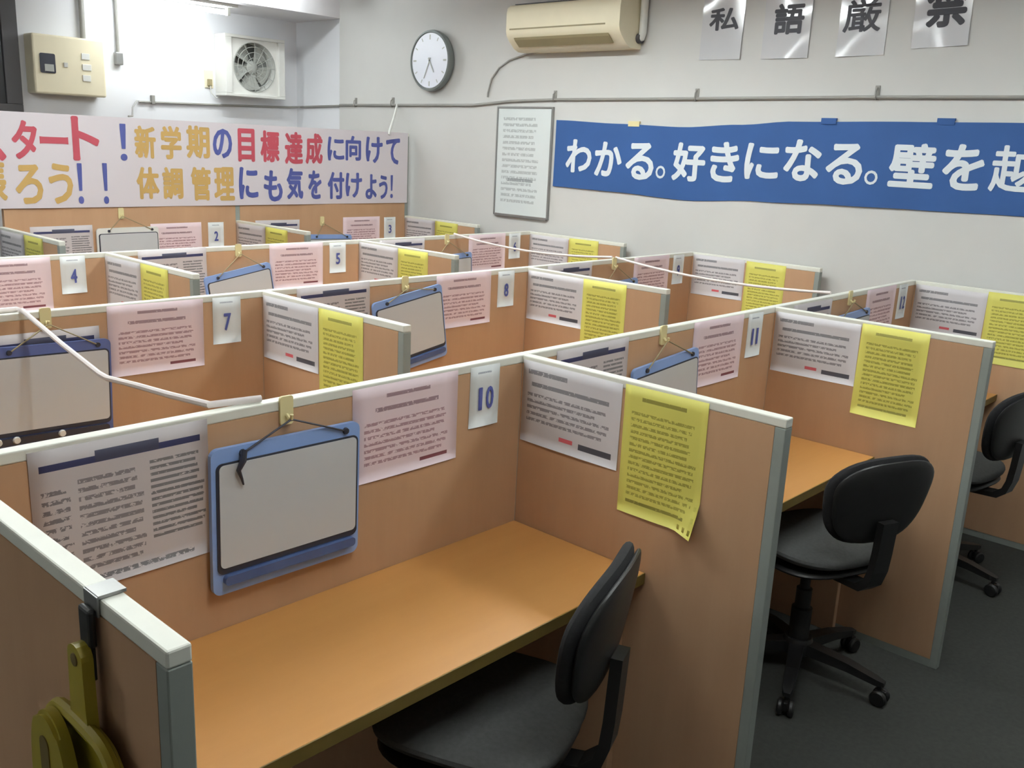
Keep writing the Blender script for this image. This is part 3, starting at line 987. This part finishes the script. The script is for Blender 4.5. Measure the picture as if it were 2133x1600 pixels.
# ------------------------------------------------------------------ white text sheet in a thin frame
t = thing('framed_sheet', 'tall white sheet of grey print in a thin frame beside the blue banner', 'poster', (XR - 0.001, 2.62, 1.6))
hw, hh = 0.232, 0.34
bm = bmesh.new()
uvl = bm.loops.layers.uv.new('UVMap')
vs = [bm.verts.new((-0.012, y, z)) for y, z in ((hw, -hh), (-hw, -hh), (-hw, hh), (hw, hh))]
vb = [bm.verts.new((-0.002, y, z)) for y, z in ((hw, -hh), (-hw, -hh), (-hw, hh), (hw, hh))]
f = bm.faces.new(vs)
for l, q in zip(f.loops, ((0, 0), (1, 0), (1, 1), (0, 1))):
    l[uvl].uv = q
bm.faces.new(vb[::-1])
for i in range(4):
    bm.faces.new((vs[i], vb[i], vb[(i + 1) % 4], vs[(i + 1) % 4]))
obj('sheet', raw_mesh('sheet', bm, M['poster']), t)
bm = bmesh.new()
for a in ((-hw - 0.012, -hw, -hh - 0.012, hh + 0.012), (hw, hw + 0.012, -hh - 0.012, hh + 0.012), (-hw, hw, -hh - 0.02, -hh), (-hw, hw, hh, hh + 0.012)):
    box(bm, -0.018, 0, a[0], a[1], a[2], a[3], 0.002)
obj('frame', mesh('frame', bm, M['steel']), t)

# ------------------------------------------------------------------ rail with hooks along the walls
t = thing('wall_rail', 'thin grey rail running along both walls at head height', 'rail', (0, 0, 0))
bm = bmesh.new()
tube(bm, [(1.512, YL - 0.012, 1.888), (2.2, YL - 0.012, 1.905), (2.80, YL - 0.012, 1.925), (2.868, 5.15, 1.932), (2.868, 4.62, 1.945), (2.838, 4.58, 1.95), (2.838, 3.09, 1.958), (2.838, 2.75, 1.985), (2.838, 2.364, 1.996), (2.838, 1.347, 2.003), (2.838, 0.329, 2.012), (2.838, -0.331, 2.012), (2.838, -3.0, 2.012)], 0.0085, 8)
obj('tube', mesh('tube', bm, M['railgrey'], True), t)
for x_, y_, z_ in ((XR, 4.389, 1.95), (XR, 2.377, 1.996), (XR, 1.342, 2.003), (XR, 0.326, 2.012), (XR, 3.95, 1.953)):
    bm = bmesh.new()
    box(bm, -0.006, -0.0005, -0.012, 0.012, -0.012, 0.055, 0.002)
    tube(bm, [(-0.004, 0, 0.045), (-0.022, 0.0, 0.03), (-0.026, 0.0, 0.0), (-0.014, 0, -0.012), (-0.003, 0, -0.01)], 0.004, 6)
    obj('hook', mesh('hook', bm, M['railgrey']), t, (x_, y_, z_))
bm = bmesh.new()
box(bm, -0.012, 0.012, -0.03, 0.0, -0.012, 0.05, 0.002)
obj('hook', mesh('hook', bm, M['railgrey']), t, (1.618, YL - 0.0005, 1.89))

# ------------------------------------------------------------------ wall clock
t = thing('wall_clock', 'round white wall clock with grey rim on the right wall', 'clock', (XR, 3.49, 2.25))
bm = bmesh.new()
lathe(bm, [(0, -0.001), (0.17, -0.001), (0.196, -0.015), (0.205, -0.045), (0.2, -0.066), (0.188, -0.07), (0.182, -0.06), (0, -0.06)], 48, 'x')
obj('case', mesh('case', bm, M['clockrim'], True), t)
bm = bmesh.new()
lathe(bm, [(0, -0.0635), (0.1825, -0.0635), (0.1825, -0.061)], 48, 'x')
obj('dial', mesh('dial', bm, M['clockface']), t)
for k in range(12):
    a = 2 * PI * k / 12
    bm = bmesh.new()
    c_, s_ = math.cos(a), math.sin(a)
    wd, r0, r1 = (0.004, 0.145, 0.17) if k % 3 else (0.006, 0.138, 0.17)
    vs = [Vector((-0.0643, -(rr * s_ + ww * c_), rr * c_ - ww * s_)) for rr, ww in ((r0, -wd), (r0, wd), (r1, wd), (r1, -wd))]
    bm.faces.new([bm.verts.new(v) for v in vs])
    obj('hour_mark', raw_mesh('hour_mark', bm, M['fangrey']), t)
for ang, L, wd in ((150, 0.09, 0.006), (205, 0.13, 0.004)):
    bm = bmesh.new()
    a = R(ang)
    c_, s_ = math.cos(a), math.sin(a)
    prism(bm, [(-wd, -0.02), (wd, -0.02), (wd * 0.6, L), (-wd * 0.6, L)], lambda p, q, d: Vector((-d, -(q * s_ + p * c_), q * c_ - p * s_)), 0.066, 0.068)
    obj('clock_hand', mesh('clock_hand', bm, M['fangrey']), t)

# ------------------------------------------------------------------ air conditioner
t = thing('air_conditioner', 'cream wall-mounted air conditioner on the right wall', 'air conditioner', (XR, 2.18, 2.27))
y0, y1 = -0.43, 0.44
prof = [(0, 0.005), (0, 0.275), (-0.12, 0.275), (-0.19, 0.268), (-0.213, 0.25), (-0.220, 0.22), (-0.220, 0.115), (-0.213, 0.09), (-0.19, 0.062), (-0.14, 0.02), (-0.10, 0.005)]
bm = bmesh.new()
prism(bm, prof, lambda a, b, d: Vector((a, d, b)), y0, y1)
obj('body', mesh('body', bm, M['cream'], True), t)
bm = bmesh.new()
box(bm, -0.2225, -0.2195, y0 + 0.10, y1 - 0.03, 0.122, 0.130)
obj('panel_groove', mesh('panel_groove', bm, M['groove']), t)
bm = bmesh.new()
prism(bm, [(-0.208, 0.080), (-0.199, 0.066), (-0.155, 0.029), (-0.150, 0.034)], lambda a, b, d: Vector((a - 0.004, d, b - 0.003)), y0 + 0.08, y1 - 0.06)
obj('air_outlet', mesh('air_outlet', bm, M['groove']), t)
bm = bmesh.new()
box(bm, -0.17, -0.03, y0 + 0.1, y1 - 0.02, 0.274, 0.279)
obj('intake_grille', mesh('intake_grille', bm, M['darkframe']), t)
bm = bmesh.new()
tube(bm, [(-0.03, y0 - 0.028, 0.55), (-0.03, y0 - 0.028, 0.09), (-0.03, y0 - 0.02, 0.065), (-0.03, y0 + 0.004, 0.06)], 0.022, 10)
obj('pipe', mesh('pipe', bm, M['white_plastic'], True), t)
bm = bmesh.new()
lathe(bm, [(0, -0.012), (0.028, -0.012), (0.028, 0.012), (0, 0.012)], 14, 'y', (-0.03, y0 - 0.012, 0.062))
obj('pipe_collar', mesh('pipe_collar', bm, M['darkframe'], True), t)
bm = bmesh.new()
tube(bm, [(-0.06, 0.28, 0.012), (-0.012, 0.45, 0.004), (-0.008, 0.60, -0.03), (-0.008, 0.69, -0.075), (-0.008, 0.757, -0.145), (-0.008, 0.785, -0.235), (-0.008, 0.787, -0.26)], 0.006, 8)
obj('power_cable', mesh('power_cable', bm, M['greycord'], True), t)

# ------------------------------------------------------------------ ventilation fan
t = thing('ventilation_fan', 'square white ventilation fan with round grey grille on the left wall', 'fan', (2.40, YL, 2.20))
bm = bmesh.new()
hw, hh, d = 0.262, 0.225, 0.16
for a in ((-hw, hw, hh - 0.022, hh), (-hw, hw, -hh, -hh + 0.022), (-hw, -hw + 0.055, -hh + 0.022, hh - 0.022), (hw - 0.055, hw, -hh + 0.022, hh - 0.022)):
    box(bm, a[0], a[1], -d, -0.001, a[2], a[3], 0.003)
obj('housing', mesh('housing', bm, M['white_plastic']), t)
# front plate with a round opening
bm = bmesh.new()
n = 48
ro = 0.185
def sq(a):
    c_, s_ = math.cos(a), math.sin(a)
    k = min(0.208 / max(abs(c_), 1e-6), 0.204 / max(abs(s_), 1e-6))
    return (c_ * k, s_ * k)
ou = [bm.verts.new((sq(2 * PI * i / n)[0], -d + 0.02, sq(2 * PI * i / n)[1])) for i in range(n)]
inn = [bm.verts.new((ro * math.cos(2 * PI * i / n), -d + 0.02, ro * math.sin(2 * PI * i / n))) for i in range(n)]
inb = [bm.verts.new((ro * 0.97 * math.cos(2 * PI * i / n), -0.03, ro * 0.97 * math.sin(2 * PI * i / n))) for i in range(n)]
for i in range(n):
    j = (i + 1) % n
    bm.faces.new((ou[i], ou[j], inn[j], inn[i]))
    bm.faces.new((inn[i], inn[j], inb[j], inb[i]))
obj('front_plate', mesh('front_plate', bm, M['white_plastic'], True), t)
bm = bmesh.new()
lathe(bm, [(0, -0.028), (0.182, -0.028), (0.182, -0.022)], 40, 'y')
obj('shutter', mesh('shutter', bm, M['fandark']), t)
for k in range(5):
    bm = bmesh.new()
    a0 = 2 * PI * k / 5 + 0.3
    nb = 5
    V = [[], []]
    for i in range(nb + 1):
        a = a0 + 0.95 * i / nb
        dy = -0.055 - 0.045 * i / nb
        V[0].append(bm.verts.new((0.045 * math.cos(a), dy, 0.045 * math.sin(a))))
        V[1].append(bm.verts.new((0.168 * math.cos(a + 0.12), dy, 0.168 * math.sin(a + 0.12))))
    for i in range(nb):
        bm.faces.new((V[0][i], V[0][i + 1], V[1][i + 1], V[1][i]))
    me = mesh('blade', bm, M['fangrey'])
    bo = obj('blade', me, t)
    md = bo.modifiers.new('thick', 'SOLIDIFY')
    md.thickness = 0.003
bm = bmesh.new()
lathe(bm, [(0, -0.118), (0.03, -0.115), (0.048, -0.1), (0.05, -0.05), (0, -0.05)], 24, 'y')
obj('hub', mesh('hub', bm, M['fangrey'], True), t)
bm = bmesh.new()
for r_ in (0.07, 0.11, 0.15, 0.182):
    tube(bm, [(r_ * math.cos(2 * PI * i / 36), -d + 0.016, r_ * math.sin(2 * PI * i / 36)) for i in range(37)], 0.0025, 5, False)
for k in range(12):
    a = 2 * PI * k / 12
    tube(bm, [(0.03 * math.cos(a), -d + 0.016, 0.03 * math.sin(a)), (0.185 * math.cos(a), -d + 0.016, 0.185 * math.sin(a))], 0.0022, 5)
obj('grille', mesh('grille', bm, M['fangrey']), t)

# wall socket beside the fan
t = thing('wall_socket', 'small cream wall socket beside the ventilation fan', 'socket', (2.08, YL, 2.09))
bm = bmesh.new()
box(bm, -0.035, 0.035, -0.012, 0, -0.065, 0.065, 0.004)
obj('plate', mesh('plate', bm, M['cream']), t)
bm = bmesh.new()
box(bm, -0.017, 0.017, -0.03, -0.012, -0.05, 0.0, 0.003)
obj('plug', mesh('plug', bm, M['groove']), t)
bm = bmesh.new()
tube(bm, [(0, -0.024, -0.045), (0.01, -0.024, -0.10), (0.05, -0.02, -0.135), (0.09, -0.015, -0.12)], 0.004, 6)
obj('plug_cable', mesh('plug_cable', bm, M['white_plastic'], True), t)

# ------------------------------------------------------------------ cream control box with its conduit
t = thing('control_box', 'cream control box with dark display on the left wall', 'box', (0.985, YL, 2.085))
bm = bmesh.new()
box(bm, -0.238, 0.238, -0.14, 0, -0.188, 0.188, 0.012)
obj('case', mesh('case', bm, M['cream']), t)
bm = bmesh.new()
prism(bm, rrect(-0.196, -0.098, -0.056, 0.068, 0.01, 3), lambda a, b, d_: Vector((a, -d_, b)), 0.14, 0.146)
ds = obj('display', mesh('display', bm, M['rim']), t)
bm = bmesh.new()
box(bm, -0.17, -0.11, -0.149, -0.146, -0.045, 0.0, 0.001)
obj('display_plate', mesh('display_plate', bm, M['fangrey']), ds)
for bx_, bz_, bw_, bh_, mm in ((-0.03, 0.005, 0.026, 0.03, 'wall_grey'), (0.105, 0.07, 0.055, 0.04, 'white_plastic'), (0.11, 0.0, 0.06, 0.04, 'white_plastic'), (0.105, -0.07, 0.055, 0.04, 'white_plastic')):
    bm = bmesh.new()
    box(bm, bx_ - bw_ / 2, bx_ + bw_ / 2, -0.146, -0.14, bz_ - bh_ / 2, bz_ + bh_ / 2, 0.002)
    obj('button', mesh('button', bm, M[mm]), t)
bm = bmesh.new()
tube(bm, [(0.145, -0.03, 0.19), (0.145, -0.03, 0.5)], 0.018, 10)
obj('conduit', mesh('conduit', bm, M['railgrey'], True), t)

t = thing('pull_switch', 'grey conduit with hanging switch beside the cream control box', 'switch', (1.375, YL, 2.17))
bm = bmesh.new()
tube(bm, [(0, -0.02, 0.04), (0, -0.02, 0.419)], 0.012, 10)
obj('conduit', mesh('conduit', bm, M['railgrey'], True), t)
bm = bmesh.new()
box(bm, -0.026, 0.026, -0.045, -0.0005, -0.04, 0.045, 0.006)
obj('switch_body', mesh('switch_body', bm, M['steel']), t)
